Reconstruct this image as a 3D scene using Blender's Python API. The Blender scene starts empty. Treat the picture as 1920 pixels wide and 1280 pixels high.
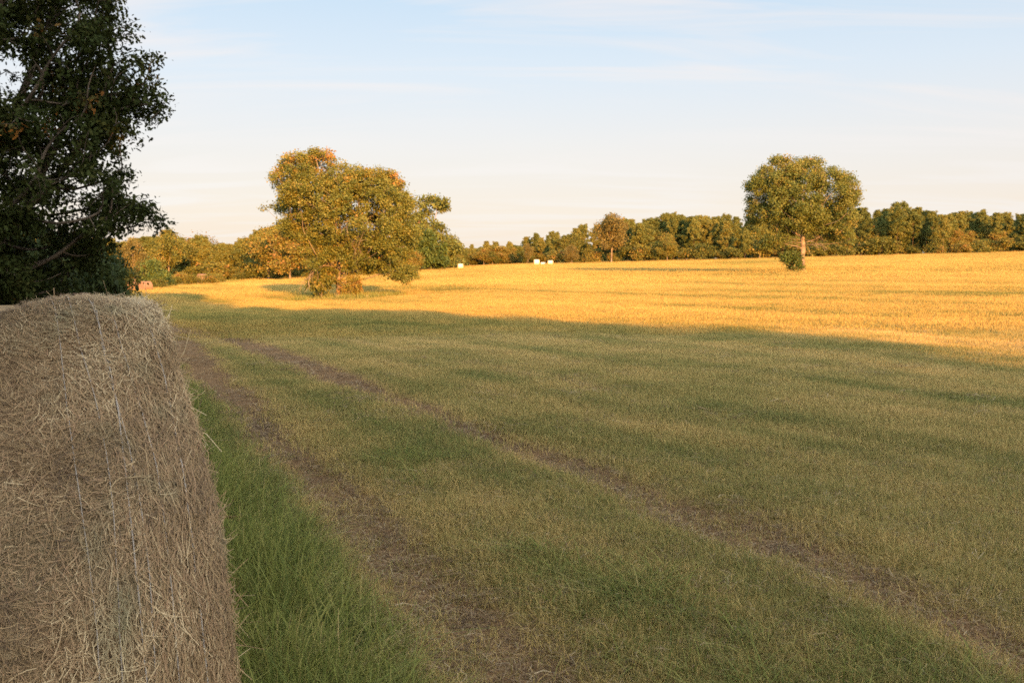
import bpy, math, random
import numpy as np
from mathutils import Vector

SEED = 11
rng = np.random.default_rng(SEED)
random.seed(SEED)
scn = bpy.context.scene
C = scn.collection
F = 1844.0                       # focal length in photo pixels
EYE = 1.6
PITCH = math.atan(120 / F)
SUN_EL = math.radians(9.0)
SUN_AZ = math.radians(-15.5)     # heading the light travels towards, from +Y (negative = to -X)

# ------------------------------------------------------------------ noise / terrain
def _hash(i, j, s):
    h = (i.astype(np.int64) * 374761393 + j.astype(np.int64) * 668265263 + s * 974634777) & 0x7fffffff
    h = ((h ^ (h >> 13)) * 1274126177) & 0x7fffffff
    h = (h ^ (h >> 16)) & 0xffff
    return h / 65535.0

def vnoise(x, y, s=0):
    x = np.asarray(x, float); y = np.asarray(y, float)
    i = np.floor(x); j = np.floor(y)
    fx = x - i; fy = y - j
    fx = fx * fx * (3 - 2 * fx); fy = fy * fy * (3 - 2 * fy)
    a = _hash(i, j, s); b = _hash(i + 1, j, s); c = _hash(i, j + 1, s); d = _hash(i + 1, j + 1, s)
    return (a * (1 - fx) + b * fx) * (1 - fy) + (c * (1 - fx) + d * fx) * fy

def fbm(x, y, s=0, o=3):
    r = 0; a = .5; t = 0
    for k in range(o):
        r = r + a * vnoise(np.asarray(x) * 2 ** k, np.asarray(y) * 2 ** k, s + 17 * k); t += a; a *= .5
    return r / t

def sstep(a, b, x):
    t = np.clip((np.asarray(x, float) - a) / (b - a), 0, 1)
    return t * t * (3 - 2 * t)

C25, S25 = math.cos(math.radians(25)), math.sin(math.radians(25))
def uv(x, y):
    return x * C25 + y * S25, -x * S25 + y * C25
def rut_l(v):
    return 1.62 + .052 * np.clip(v - 3, -20, 50)
def rut_r(v):
    return 3.84 + .95 * (1 - np.exp(-np.maximum(v - 4, -4) / 25))

def masks(x, y):
    """rut (bare/litter), lush (tall green), straw bands 0..1, all in world coordinates"""
    u, v = uv(x, y)
    wob = (fbm(x * .9, y * .9, 3) - .5) * .7
    fade = 1 - sstep(45, 95, v) * .7
    wl = .19 + .09 * vnoise(v * .5, v * 0, 5)
    wr = .19 + .10 * vnoise(v * .6, v * 0, 6)
    wl = wl + .16 * sstep(9, 22, v); wr = wr + .16 * sstep(9, 22, v)
    dl = np.abs(u - rut_l(v) + wob * .3); dr = np.abs(u - rut_r(v) + wob * .28)
    d3 = np.abs(u - 7.05 + wob * .4)
    r = np.maximum(1 - sstep(wl * .3, wl * 2.3, dl), 1 - sstep(wr * .3, wr * 2.2, dr))
    r = r * (.78 + .34 * fbm(x * 1.1, y * 1.1, 9)) * 1.12 * (1 + .5 * sstep(8, 18, v))
    r3 = (1 - sstep(.08, .40, d3)) * .75 * sstep(.3, .6, fbm(x * .35, y * .35, 21))
    rut = np.clip(np.maximum(r, r3), 0, 1) * fade
    verge = (1 - sstep(rut_l(v) - .95, rut_l(v) - .25, u + wob * .8)) * (1 - sstep(9, 40, v) * .75)
    ctr = sstep(rut_l(v) + .35, rut_l(v) + .8, u) * (1 - sstep(rut_r(v) - .75, rut_r(v) - .3, u))
    ctr = ctr * sstep(.40, .70, fbm(x * .8, y * .8, 31)) * (.15 + .6 * (1 - sstep(5, 13, v)))
    lush = np.clip(np.maximum(verge, ctr * .48), 0, 1) * (1 - rut * .9)
    lush = lush * (.55 + .45 * sstep(.3, .6, fbm(x * 1.9, y * 1.9, 61, 2)))
    return np.clip(rut, 0, 1), lush

def ground_z(x, y):
    x = np.asarray(x, float); y = np.asarray(y, float)
    ye = np.minimum(y, 345.0)
    t = ye - 60
    rise = .0217 * (np.sqrt(t * t + 400) + t) * .5 - .0217 * (np.sqrt(3600 + 400) - 60) * .5
    xc = np.clip(x, -260, 260)
    sl = np.where(xc > 0, .0255 * xc, .044 * xc) * sstep(3, 60, y)
    return rise + sl

def ground_full(x, y):
    u, v = uv(x, y)
    rut, lush = masks(x, y)
    near = 1 - sstep(30, 80, np.hypot(x, y))
    bump = (fbm(x * 1.7, y * 1.7, 41) - .5) * .06 + (fbm(x * .25, y * .25, 43) - .5) * .16
    return ground_z(x, y) + bump * (.25 + .75 * near) - rut * .07 * near

def gz(x, y):
    return float(ground_full(np.array([x]), np.array([y]))[0])

def world(px, py_base, D):
    return (px - 960) / F * D, D
def pix_y(z, D):
    v = z - EYE
    return 640 - F * ((D * math.sin(PITCH) + v * math.cos(PITCH)) / (D * math.cos(PITCH) - v * math.sin(PITCH)))

# ------------------------------------------------------------------ object helpers
def link(o, parent=None):
    C.objects.link(o)
    if parent is not None: o.parent = parent
    return o

def tag(o, label=None, cat=None, group=None, kind=None):
    if label: o['label'] = label
    if cat: o['category'] = cat
    if group: o['group'] = group
    if kind: o['kind'] = kind
    return o

def empty(name, loc, label, cat, group=None, rz=0):
    o = bpy.data.objects.new(name, None)
    o.empty_display_size = .3
    o.location = loc; o.rotation_euler = (0, 0, rz)
    return tag(link(o), label, cat, group)

def copy_tree(o, parent=None):
    c = o.copy(); C.objects.link(c)
    if parent is not None: c.parent = parent
    for ch in list(o.children): copy_tree(ch, c)
    return c

def mesh(name, v, faces, mats, tint=None, smooth=False, mat_idx=None):
    """faces: list of (n,k) int arrays"""
    me = bpy.data.meshes.new(name)
    v = np.asarray(v, np.float32)
    me.vertices.add(len(v)); me.vertices.foreach_set('co', v.ravel())
    li = np.concatenate([np.asarray(f, np.int32).ravel() for f in faces])
    tot = np.concatenate([np.full(len(f), f.shape[1], np.int32) for f in faces])
    st = np.concatenate([[0], np.cumsum(tot)[:-1]]).astype(np.int32)
    me.loops.add(len(li)); me.loops.foreach_set('vertex_index', li)
    me.polygons.add(len(tot)); me.polygons.foreach_set('loop_start', st)
    try: me.polygons.foreach_set('loop_total', tot)
    except Exception: pass
    me.polygons.foreach_set('use_smooth', np.full(len(tot), smooth, bool))
    if mat_idx is not None: me.polygons.foreach_set('material_index', np.asarray(mat_idx, np.int32))
    me.update(calc_edges=True)
    if tint is not None:
        a = me.attributes.new('tint', 'FLOAT', 'POINT'); a.data.foreach_set('value', np.asarray(tint, np.float32))
    for m in (mats if isinstance(mats, (list, tuple)) else [mats]): me.materials.append(m)
    return me

def obj(name, me, parent=None):
    return link(bpy.data.objects.new(name, me), parent)

# ------------------------------------------------------------------ material helpers
class N:
    def __init__(s, name):
        s.m = bpy.data.materials.new(name); s.m.use_nodes = True
        s.t = s.m.node_tree; s.t.nodes.clear()
        s.out = s.t.nodes.new('ShaderNodeOutputMaterial')
    def n(s, typ, **kw):
        nd = s.t.nodes.new('ShaderNode' + typ)
        for k, v in kw.items():
            if k.startswith('i_'): nd.inputs[k[2:].replace('_', ' ')].default_value = v
            else: setattr(nd, k, v)
        return nd
    def l(s, a, b): s.t.links.new(a, b)
    def val(s, x, sock):
        if hasattr(x, 'is_output'): s.l(x, sock)
        else: sock.default_value = x
    def math(s, op, a, b=0.0, clamp=False):
        nd = s.n('Math', operation=op, use_clamp=clamp)
        s.val(a, nd.inputs[0]); s.val(b, nd.inputs[1]); return nd.outputs[0]
    def mix(s, f, a, b, mode='MIX'):
        nd = s.n('Mix', data_type='RGBA', blend_type=mode)
        s.val(f, nd.inputs[0])
        for x, k in ((a, 6), (b, 7)):
            if hasattr(x, 'is_output'): s.l(x, nd.inputs[k])
            else: nd.inputs[k].default_value = (*x, 1)
        return nd.outputs[2]
    def noise(s, vec, scale, detail=3, rough=.55, dist=0):
        nd = s.n('TexNoise'); s.l(vec, nd.inputs['Vector'])
        nd.inputs['Scale'].default_value = scale; nd.inputs['Detail'].default_value = detail
        nd.inputs['Roughness'].default_value = rough; nd.inputs['Distortion'].default_value = dist
        return nd.outputs[0]
    def ramp(s, f, stops, interp='LINEAR'):
        nd = s.n('ValToRGB'); s.val(f, nd.inputs[0]); r = nd.color_ramp; r.interpolation = interp
        while len(r.elements) < len(stops): r.elements.new(.5)
        for e, (p, c) in zip(r.elements, stops):
            e.position = p; e.color = (*c, 1) if len(c) == 3 else c
        return nd.outputs[0]
    def rng(s, x, a, b, c=0., d=1.):
        nd = s.n('MapRange'); s.val(x, nd.inputs[0])
        for k, q in zip((1, 2, 3, 4), (a, b, c, d)): nd.inputs[k].default_value = q
        return nd.outputs[0]
    def attr(s, name, typ='GEOMETRY'):
        return s.n('Attribute', attribute_name=name, attribute_type=typ).outputs['Fac']
    def pos(s): return s.n('NewGeometry').outputs['Position']
    def scaled(s, vec, sc, rz=0):
        if rz:          # turn first, then stretch
            r = s.n('Mapping'); s.l(vec, r.inputs[0]); r.inputs['Rotation'].default_value = (0, 0, -rz); vec = r.outputs[0]
        nd = s.n('Mapping'); s.l(vec, nd.inputs[0]); nd.inputs['Scale'].default_value = sc
        return nd.outputs[0]
    def surf(s, col, rough=.8, spec=.2, bump=None, bstr=.5, bdist=.05, transl=0):
        p = s.n('BsdfPrincipled'); s.val(col if hasattr(col, 'is_output') else (*col, 1), p.inputs['Base Color'])
        p.inputs['Roughness'].default_value = rough; p.inputs['Specular IOR Level'].default_value = spec
        if bump is not None:
            b = s.n('Bump'); b.inputs['Strength'].default_value = bstr; b.inputs['Distance'].default_value = bdist
            s.l(bump, b.inputs['Height']); s.l(b.outputs[0], p.inputs['Normal'])
        o = p.outputs[0]
        if transl:
            t = s.n('BsdfTranslucent'); s.val(col if hasattr(col, 'is_output') else (*col, 1), t.inputs[0])
            mx = s.n('MixShader'); mx.inputs[0].default_value = transl
            s.l(o, mx.inputs[1]); s.l(t.outputs[0], mx.inputs[2]); o = mx.outputs[0]
        s.l(o, s.out.inputs[0]); return s.m

def leaf_mat(name, stops, transl=.3, spec=.25, objvar=.0):
    m = N(name)
    t = m.attr('tint')
    if objvar:
        r = m.n('ObjectInfo').outputs['Random']
        t = m.math('ADD', t, m.rng(r, 0, 1, -objvar, objvar), True)
    return m.surf(m.ramp(t, stops), .62, spec, transl=transl)

def bark_mat(name, dark, light, sc=1.0):
    m = N(name)
    tc = m.n('TexCoord').outputs['Object']
    a = m.noise(m.scaled(tc, (9 * sc, 9 * sc, 1.6 * sc)), 2.0, 5, .65)
    b = m.noise(tc, 1.3, 3)
    col = m.mix(m.rng(b, .4, .62), m.ramp(a, [(.3, dark), (.7, light)]), tuple(c * 1.35 for c in light))
    return m.surf(col, .9, .1, a, .8, .05)

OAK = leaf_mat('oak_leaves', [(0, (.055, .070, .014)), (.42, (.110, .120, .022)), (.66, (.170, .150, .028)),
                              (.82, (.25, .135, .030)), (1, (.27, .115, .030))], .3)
OAK2 = leaf_mat('green_oak_leaves', [(0, (.045, .066, .014)), (.5, (.095, .115, .024)), (.82, (.155, .145, .032)),
                                     (1, (.23, .14, .035))], .3)
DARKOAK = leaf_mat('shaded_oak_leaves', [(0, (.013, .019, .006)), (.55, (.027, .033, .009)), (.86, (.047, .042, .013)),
                                         (.94, (.12, .055, .018)), (1, (.22, .09, .02))], .18, .03)  # leaf colour itself darkened for the shade; orange end paints sunlit specks
PINE = leaf_mat('pine_needles', [(0, (.052, .066, .018)), (.5, (.104, .117, .030)), (1, (.165, .148, .038))], .15, .12, .30)
DECID = leaf_mat('mixed_leaves', [(0, (.06, .072, .016)), (.4, (.115, .115, .024)), (.7, (.18, .145, .030)),
                                  (1, (.23, .12, .04))], .3, .15, .28)
RUSTY = leaf_mat('rusty_leaves', [(0, (.072, .068, .022)), (.5, (.125, .102, .030)), (1, (.20, .135, .046))], .25, .15)
SHRUB = leaf_mat('shrub_leaves', [(0, (.035, .055, .012)), (.6, (.070, .100, .020)), (1, (.13, .14, .03))], .28)
BARK = bark_mat('oak_bark', (.05, .038, .027), (.155, .122, .088))
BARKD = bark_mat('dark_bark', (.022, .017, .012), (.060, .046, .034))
BARKP = bark_mat('pine_bark', (.10, .06, .04), (.26, .16, .10), .6)

# ------------------------------------------------------------------ foliage generators
def norm(a): return a / np.maximum(np.linalg.norm(a, axis=-1, keepdims=True), 1e-9)

def rand_unit(n):
    return norm(rng.normal(size=(n, 3)))

RHOMB = np.array([(0, 0), (.33, .45), (1, 0), (.33, -.45)]) ; RHOMB[:, 1] *= .9
LOBED = np.array([(0, 0), (.18, .06), (.26, .26), (.42, .12), (.56, .34), (.70, .14), (.86, .22), (1, 0),
                  (.86, -.22), (.70, -.14), (.56, -.34), (.42, -.12), (.26, -.26), (.18, -.06)])
NEEDLE = np.array([(0, -.06), (0, .06), (1, .03), (1, -.03)])

def leaves(cent, size, template, tint, up=.35, direction=None, dspread=1.0, jitter=.35):
    """one flat leaf polygon per centre"""
    n = len(cent); k = len(template)
    d = rand_unit(n) if direction is None else norm(direction + rand_unit(n) * dspread)
    nn = rand_unit(n); nn[:, 2] = np.abs(nn[:, 2]) + up
    nn = norm(nn - (nn * d).sum(1, keepdims=True) * d)
    b = np.cross(nn, d)
    s = size * (1 + jitter * rng.normal(size=n).clip(-1.5, 1.5))
    v = cent[:, None, :] + (d[:, None, :] * template[None, :, :1] + b[:, None, :] * template[None, :, 1:]) * s[:, None, None]
    bend = (template[:, 0] ** 2) * -.18
    v[:, :, 2] += bend[None, :] * s[:, None]
    f = np.arange(n * k).reshape(n, k)
    return v.reshape(-1, 3), f, np.repeat(tint, k)

def merge(parts):
    V, Fs, T, off = [], [], [], 0
    for v, f, t in parts:
        V.append(v); T.append(t)
        for ff in (f if isinstance(f, list) else [f]): Fs.append(ff + off)
        off += len(v)
    return np.concatenate(V), Fs, np.concatenate(T)

def colonize(A, trunk, step, kill, iters=140, grav=0.0):
    """space colonisation: grow limbs from a trunk polyline to the attractor points"""
    P = [np.array(p, float) for p in trunk]; par = [-1] + list(range(len(trunk) - 1))
    kids = [0] * len(P)
    first = max(1, int(len(trunk) * .55))
    Pn = np.array(P)
    d2 = ((A[:, None] - Pn[None, first - 1:]) ** 2).sum(2)
    ni = d2.argmin(1) + first - 1; nd = np.sqrt(d2.min(1))
    alive = nd > kill
    for it in range(iters):
        if not alive.any(): break
        idx = np.where(alive)[0]
        Pn = np.array(P)
        dirs = norm(A[idx] - Pn[ni[idx]])
        acc = np.zeros((len(P), 3)); np.add.at(acc, ni[idx], dirs)
        act = np.unique(ni[idx]); new = []
        for a in act:
            if kids[a] > 4: continue
            g = acc[a]; g = g / max(np.linalg.norm(g), 1e-6) + rng.normal(size=3) * .16
            g[2] += grav; g /= max(np.linalg.norm(g), 1e-6)
            if par[a] >= 0:
                pd = P[a] - P[par[a]]; pd /= max(np.linalg.norm(pd), 1e-6)
                g = g + .45 * pd; g /= max(np.linalg.norm(g), 1e-6)
            new.append((P[a] + g * step, a))
        if not new: break
        base = len(P)
        for p, a in new:
            P.append(p); par.append(a); kids.append(0); kids[a] += 1
        Q = np.array([p for p, _ in new])
        d = np.sqrt(((A[idx][:, None] - Q[None]) ** 2).sum(2))
        m = d.min(1); mi = d.argmin(1) + base
        better = m < nd[idx]
        ni[idx[better]] = mi[better]; nd[idx[better]] = m[better]
        alive &= nd > kill
    return np.array(P), np.array(par)

def limb_mesh(P, par, base_r, tip_r, flare=1.35, expo=2.3, trunk_n=0):
    n = len(P); ch = [[] for _ in range(n)]
    for i in range(1, n): ch[par[i]].append(i)
    w = np.zeros(n)
    for i in range(n - 1, -1, -1):
        w[i] = max(w[i], 1.0) if not ch[i] else w[i]
        if par[i] >= 0: w[par[i]] += w[i]
    r = w ** (1 / expo); s = (base_r - tip_r) / max(r[0] - 1, 1e-6); r = tip_r + (r - 1) * s
    V, Q, off = [], [], 0
    stack = [(0, None)]
    while stack:
        st, pr = stack.pop()
        chain = [st]; c = st
        while ch[c]:
            ks = sorted(ch[c], key=lambda k: -w[k])
            for k in ks[1:]: stack.append((k, c))
            c = ks[0]; chain.append(c)
        pts = [P[i] for i in chain]; rs = [r[i] for i in chain]
        if pr is not None:
            pts = [P[pr]] + pts; rs = [min(r[pr], rs[0] * 1.25)] + rs
        else:
            rs[0] *= flare
            if len(rs) > 1: rs[1] *= 1.0 + (flare - 1) * .3
        if len(pts) < 2: continue
        pts = np.array(pts); rs = np.array(rs)
        if len(pts) > 3:
            q = pts.copy(); q[1:-1] = pts[1:-1] * .5 + (pts[:-2] + pts[2:]) * .25; pts = q
        k = 10 if rs[0] > .12 else (6 if rs[0] > .045 else 4)
        tg = norm(np.gradient(pts, axis=0))
        nx = np.cross(tg[0], [.3, .9, .2]); nx /= max(np.linalg.norm(nx), 1e-6)
        ang = np.arange(k) / k * 2 * math.pi
        for i in range(len(pts)):
            nx = nx - tg[i] * np.dot(nx, tg[i]); nx /= max(np.linalg.norm(nx), 1e-6)
            by = np.cross(tg[i], nx)
            rr = rs[i] * (1 + .10 * np.sin(3 * ang + i * .7) * (rs[i] > .1))
            V.append(pts[i] + (np.cos(ang)[:, None] * nx + np.sin(ang)[:, None] * by) * rr[:, None])
        m = len(pts)
        a = np.arange(k); b = (a + 1) % k
        for i in range(m - 1):
            Q.append(np.stack([off + i * k + a, off + i * k + b, off + (i + 1) * k + b, off + (i + 1) * k + a], 1))
        off += m * k
    return np.concatenate(V), [np.concatenate(Q)]

def in_poly(px, pz, poly):
    x, y = poly[:, 0], poly[:, 1]; inside = np.zeros(len(px), bool); j = len(poly) - 1
    for i in range(len(poly)):
        c = ((y[i] > pz) != (y[j] > pz)) & (px < (x[j] - x[i]) * (pz - y[i]) / (y[j] - y[i] + 1e-12) + x[i])
        inside ^= c; j = i
    return inside

def poly_dist(px, pz, poly):
    best = np.full(len(px), 1e9)
    for i in range(len(poly)):
        a, b = poly[i - 1], poly[i]; ab = b - a; L = max((ab ** 2).sum(), 1e-9)
        t = np.clip(((px - a[0]) * ab[0] + (pz - a[1]) * ab[1]) / L, 0, 1)
        best = np.minimum(best, np.hypot(px - a[0] - t * ab[0], pz - a[1] - t * ab[1]))
    return best

def crown_raw(poly, n, maxdepth, inset=.15, shell=.5):
    lo = poly.min(0); hi = poly.max(0); out = []
    while sum(len(o) for o in out) < n:
        x = rng.uniform(lo[0], hi[0], n * 3); z = rng.uniform(lo[1], hi[1], n * 3)
        k = in_poly(x, z, poly); x, z = x[k], z[k]
        d = poly_dist(x, z, poly); k = d > inset; x, z, d = x[k], z[k], d[k]
        hd = np.minimum(maxdepth, 1.25 * np.sqrt(np.maximum(d, .05) * maxdepth * .8) + .1)
        t = rng.uniform(-1, 1, len(x)); t = np.sign(t) * np.abs(t) ** shell
        # gaps: drop points where a low-frequency field is low
        y = t * hd
        g = fbm(x * .42 + y * .3 + 7, z * .42 - y * .3 + 3, 77, 2)
        k = g > rng.uniform(.12, .37, len(x))
        out.append(np.stack([x[k], y[k], z[k]], 1))
    return np.concatenate(out)[:n]

def crown_points(poly, n, maxdepth, inset=.15, shell=.5, rc=1.0, fill=15):
    """billowing clumps: attractors on the upper outer side of many small heads"""
    cen = crown_raw(poly, max(20, int(n / fill)), maxdepth, inset + rc * .18, shell)
    cen = np.concatenate([cen, crown_raw(poly, max(8, int(n / 60)), maxdepth * .7, inset + rc * .1, 1.0)])
    out = [crown_raw(poly, int(n * .12), maxdepth, inset, shell)]; c = len(out[0])
    wr = rng.uniform(.65, 1.2, len(cen))
    while c < n:
        i = rng.integers(len(cen), size=n); d = rand_unit(n); d[:, 2] += .3; d = norm(d)
        p = cen[i] + d * (rc * wr[i] * rng.uniform(.35, 1, n) ** .5)[:, None] * np.array([1, 1, .78])
        k = in_poly(p[:, 0], p[:, 2], poly); out.append(p[k]); c += k.sum()
    return np.concatenate(out)[:n]

# ------------------------------------------------------------------ world, sun, camera
def build_world():
    w = bpy.data.worlds.new('World'); scn.world = w; w.use_nodes = True
    t = w.node_tree; t.nodes.clear()
    nd = lambda ty: t.nodes.new('ShaderNode' + ty)
    out = nd('OutputWorld'); bg = nd('Background'); sky = nd('TexSky')
    sky.sky_type = 'NISHITA'; sky.sun_disc = False
    sky.sun_elevation = SUN_EL; sky.sun_rotation = SUN_AZ + math.pi
    sky.air_density = 1.0; sky.dust_density = 1.2; sky.ozone_density = 1.0
    tc = nd('TexCoord'); sep = nd('SeparateXYZ'); t.links.new(tc.outputs['Generated'], sep.inputs[0])
    rm = nd('ValToRGB'); t.links.new(sep.outputs['Z'], rm.inputs[0])
    r = rm.color_ramp
    st = [(0.0, (.97, .79, .665)), (.06, (.975, .845, .755)), (.13, (.92, .875, .865)), (.20, (.79, .865, .955)), (.31, (.565, .765, .965)), (1, (.60, .73, .90))]
    while len(r.elements) < len(st): r.elements.new(.5)
    for e, (p, c) in zip(r.elements, st): e.position = p; e.color = (*c, 1)
    # thin streaky cirrus: noise on the sky direction flattened to a high sheet
    dv = nd('Math'); dv.operation = 'ADD'; t.links.new(sep.outputs['Z'], dv.inputs[0]); dv.inputs[1].default_value = .12
    vd = nd('VectorMath'); vd.operation = 'DIVIDE'; t.links.new(tc.outputs['Generated'], vd.inputs[0])
    cb = nd('CombineXYZ')
    for i in range(3): t.links.new(dv.outputs[0], cb.inputs[i])
    t.links.new(cb.outputs[0], vd.inputs[1])
    mp = nd('Mapping'); t.links.new(vd.outputs[0], mp.inputs[0])
    mp.inputs['Rotation'].default_value = (0, 0, math.radians(-14)); mp.inputs['Scale'].default_value = (.55, 2.2, 1)
    mp.inputs['Location'].default_value = (.4, .9, 0)
    nz = nd('TexNoise'); t.links.new(mp.outputs[0], nz.inputs['Vector'])
    nz.inputs['Scale'].default_value = 1.3; nz.inputs['Detail'].default_value = 6; nz.inputs['Roughness'].default_value = .52; nz.inputs['Distortion'].default_value = 1.1
    mr = nd('MapRange'); t.links.new(nz.outputs[0], mr.inputs[0])
    for k, q in zip((1, 2, 3, 4), (.44, .66, 0, .9)): mr.inputs[k].default_value = q
    nm = nd('TexNoise'); t.links.new(vd.outputs[0], nm.inputs['Vector']); nm.inputs['Scale'].default_value = .55; nm.inputs['Detail'].default_value = 2
    m2 = nd('MapRange'); t.links.new(nm.outputs[0], m2.inputs[0])
    for k, q in zip((1, 2, 3, 4), (.35, .53, 0, 1)): m2.inputs[k].default_value = q
    ml = nd('Math'); ml.operation = 'MULTIPLY'; t.links.new(mr.outputs[0], ml.inputs[0]); t.links.new(m2.outputs[0], ml.inputs[1])
    cl = nd('Mix'); cl.data_type = 'RGBA'; t.links.new(ml.outputs[0], cl.inputs[0]); t.links.new(rm.outputs[0], cl.inputs[6])
    cl.inputs[7].default_value = (.97, .90, .885, 1)
    # veil of bright haze over the physical sky
    sc = nd('Mix'); sc.data_type = 'RGBA'; sc.blend_type = 'MULTIPLY'; sc.inputs[0].default_value = 1
    t.links.new(cl.outputs[2], sc.inputs[6])
    # the half of the sky round the low sun is brighter than the half facing it
    dt = nd('VectorMath'); dt.operation = 'DOT_PRODUCT'; t.links.new(tc.outputs['Generated'], dt.inputs[0])
    dt.inputs[1].default_value = (-math.sin(SUN_AZ) * .94, -math.cos(SUN_AZ) * .94, .34)
    gr = nd('ValToRGB'); t.links.new(dt.outputs['Value'], gr.inputs[0])
    g = gr.color_ramp; g.elements[0].position = .12; g.elements[0].color = (VEIL, VEIL, VEIL, 1)
    g.elements[1].position = .95; g.elements[1].color = (VEIL * 7.6, VEIL * 7.0, VEIL * 6.0, 1)
    t.links.new(gr.outputs[0], sc.inputs[7])
    mx = nd('Mix'); mx.data_type = 'RGBA'; mx.inputs[0].default_value = .91
    t.links.new(sky.outputs[0], mx.inputs[6]); t.links.new(sc.outputs[2], mx.inputs[7])
    t.links.new(mx.outputs[2], bg.inputs[0]); bg.inputs[1].default_value = SKY
    t.links.new(bg.outputs[0], out.inputs[0])

SKY = .07
EXPO = 2.25
VEIL = 2.78
build_world()
sl = bpy.data.lights.new('sun', 'SUN'); sl.energy = 4.6; sl.angle = math.radians(.55); sl.color = (1.0, .45, .112)
so = bpy.data.objects.new('sun', sl); C.objects.link(so)
ld = Vector((math.sin(SUN_AZ) * math.cos(SUN_EL), math.cos(SUN_AZ) * math.cos(SUN_EL), -math.sin(SUN_EL)))
so.rotation_euler = ld.to_track_quat('-Z', 'Y').to_euler()

cam = bpy.data.cameras.new('camera'); cam.sensor_width = 36; cam.lens = F / 1920 * 36; cam.clip_end = 6000; cam.clip_start = .05
co = bpy.data.objects.new('camera', cam); C.objects.link(co); co.location = (0, 0, EYE)
co.rotation_euler = (math.radians(90) - PITCH, 0, 0); scn.camera = co
vs = scn.view_settings; vs.view_transform = 'Standard'; vs.look = 'None'; vs.gamma = 1; vs.exposure = EXPO
cy = scn.cycles
cy.max_bounces = 5; cy.diffuse_bounces = 3; cy.glossy_bounces = 2; cy.transmission_bounces = 3; cy.transparent_max_bounces = 4
cy.filter_width = 1.7
cy.use_denoising = False

# ------------------------------------------------------------------ ground
def build_ground():
    def axis(n, a, lo, hi, c):
        b0 = math.asinh((lo - c) / a); b1 = math.asinh((hi - c) / a)
        return c + a * np.sinh(np.linspace(b0, b1, n))
    xs = axis(520, 6, -1400, 1400, 0); ys = axis(560, 7, -260, 2200, 6)
    X, Y = np.meshgrid(xs, ys)
    Z = ground_full(X.ravel(), Y.ravel())
    V = np.stack([X.ravel(), Y.ravel(), Z], 1)
    nx, ny = len(xs), len(ys)
    i = (np.arange(ny - 1)[:, None] * nx + np.arange(nx - 1)[None]).ravel()
    Fq = np.stack([i, i + 1, i + nx + 1, i + nx], 1)
    m = N('field_soil')
    p = m.pos()
    sp = m.scaled(p, (.9, .18, 1), math.radians(25))
    n1 = m.noise(p, 7, 6, .7); n2 = m.noise(p, 38, 4, .7); n3 = m.noise(sp, .35, 4)
    rut = m.attr('rut'); lush = m.attr('lush')
    litter = m.ramp(n2, [(.32, (.085, .048, .024)), (.52, (.175, .102, .050)), (.72, (.29, .195, .105))])
    grass = m.ramp(m.math('ADD', m.math('MULTIPLY', n2, .6), m.math('MULTIPLY', n3, .4)), [(.35, (.085, .080, .024)), (.5, (.17, .14, .050)), (.66, (.27, .20, .085))])
    green = m.ramp(n2, [(.35, (.020, .032, .008)), (.65, (.07, .09, .022))])
    rf = m.math('ADD', rut, m.math('MULTIPLY', m.math('SUBTRACT', n1, .5), .9))
    col = m.mix(m.rng(lush, .2, .7), grass, green)
    col = m.mix(m.rng(rf, .22, .75), col, litter)
    m.surf(col, .95, .05, m.math('ADD', n1, m.math('MULTIPLY', n2, .5)), .9, .04)
    me = mesh('field_ground', V, [Fq], m.m, smooth=True)
    rt, lu = masks(V[:, 0], V[:, 1])
    for nm, a in (('rut', rt), ('lush', lu)):
        at = me.attributes.new(nm, 'FLOAT', 'POINT'); at.data.foreach_set('value', a.astype(np.float32))
    tag(obj('field_ground', me), 'mown hay field with two wheel ruts, rising gently to the pines', 'field', kind='structure')
build_ground()

# ------------------------------------------------------------------ grass
def blades(n, rad, h0, h1, w, lean, segs=2, flat=0.0, straw=.5):
    """a turf patch: n bent blades on a disc"""
    a = rng.uniform(0, 6.283, n); r = rad * np.sqrt(rng.uniform(0, 1, n))
    b = np.stack([r * np.cos(a), r * np.sin(a), np.full(n, -.01)], 1)
    az = rng.uniform(0, 6.283, n); h = rng.uniform(h0, h1, n) * rng.uniform(.6, 1, n)
    ln = np.abs(rng.normal(0, lean, n)) + .05
    dirn = np.stack([np.cos(az), np.sin(az), np.zeros(n)], 1)
    fz = rng.uniform(0, 6.283, n); side = np.stack([np.cos(fz), np.sin(fz), np.zeros(n)], 1)
    W = w * rng.uniform(.7, 1.3, n)
    rows = []
    for s in range(segs + 1):
        t = s / segs
        out = dirn * (h * ln * t ** 1.6)[:, None]
        up = np.stack([np.zeros(n), np.zeros(n), h * t * (1 - .35 * np.minimum(ln, 1.4) * t) * (1 - flat)], 1)
        c = b + out + up
        ww = W * (1 - t * .85) * (1 if s else .8)
        rows.append(c + side * ww[:, None] * .5); rows.append(c - side * ww[:, None] * .5)
    V = np.stack(rows, 1); k = V.shape[1]
    base = np.arange(n)[:, None] * k
    Fq = np.concatenate([base + np.array([[2 * s, 2 * s + 1, 2 * s + 3, 2 * s + 2]]) for s in range(segs)])
    tint = np.repeat(np.clip(rng.normal(straw, .28, n), 0, 1), k)
    return V.reshape(-1, 3), Fq, tint

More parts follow.
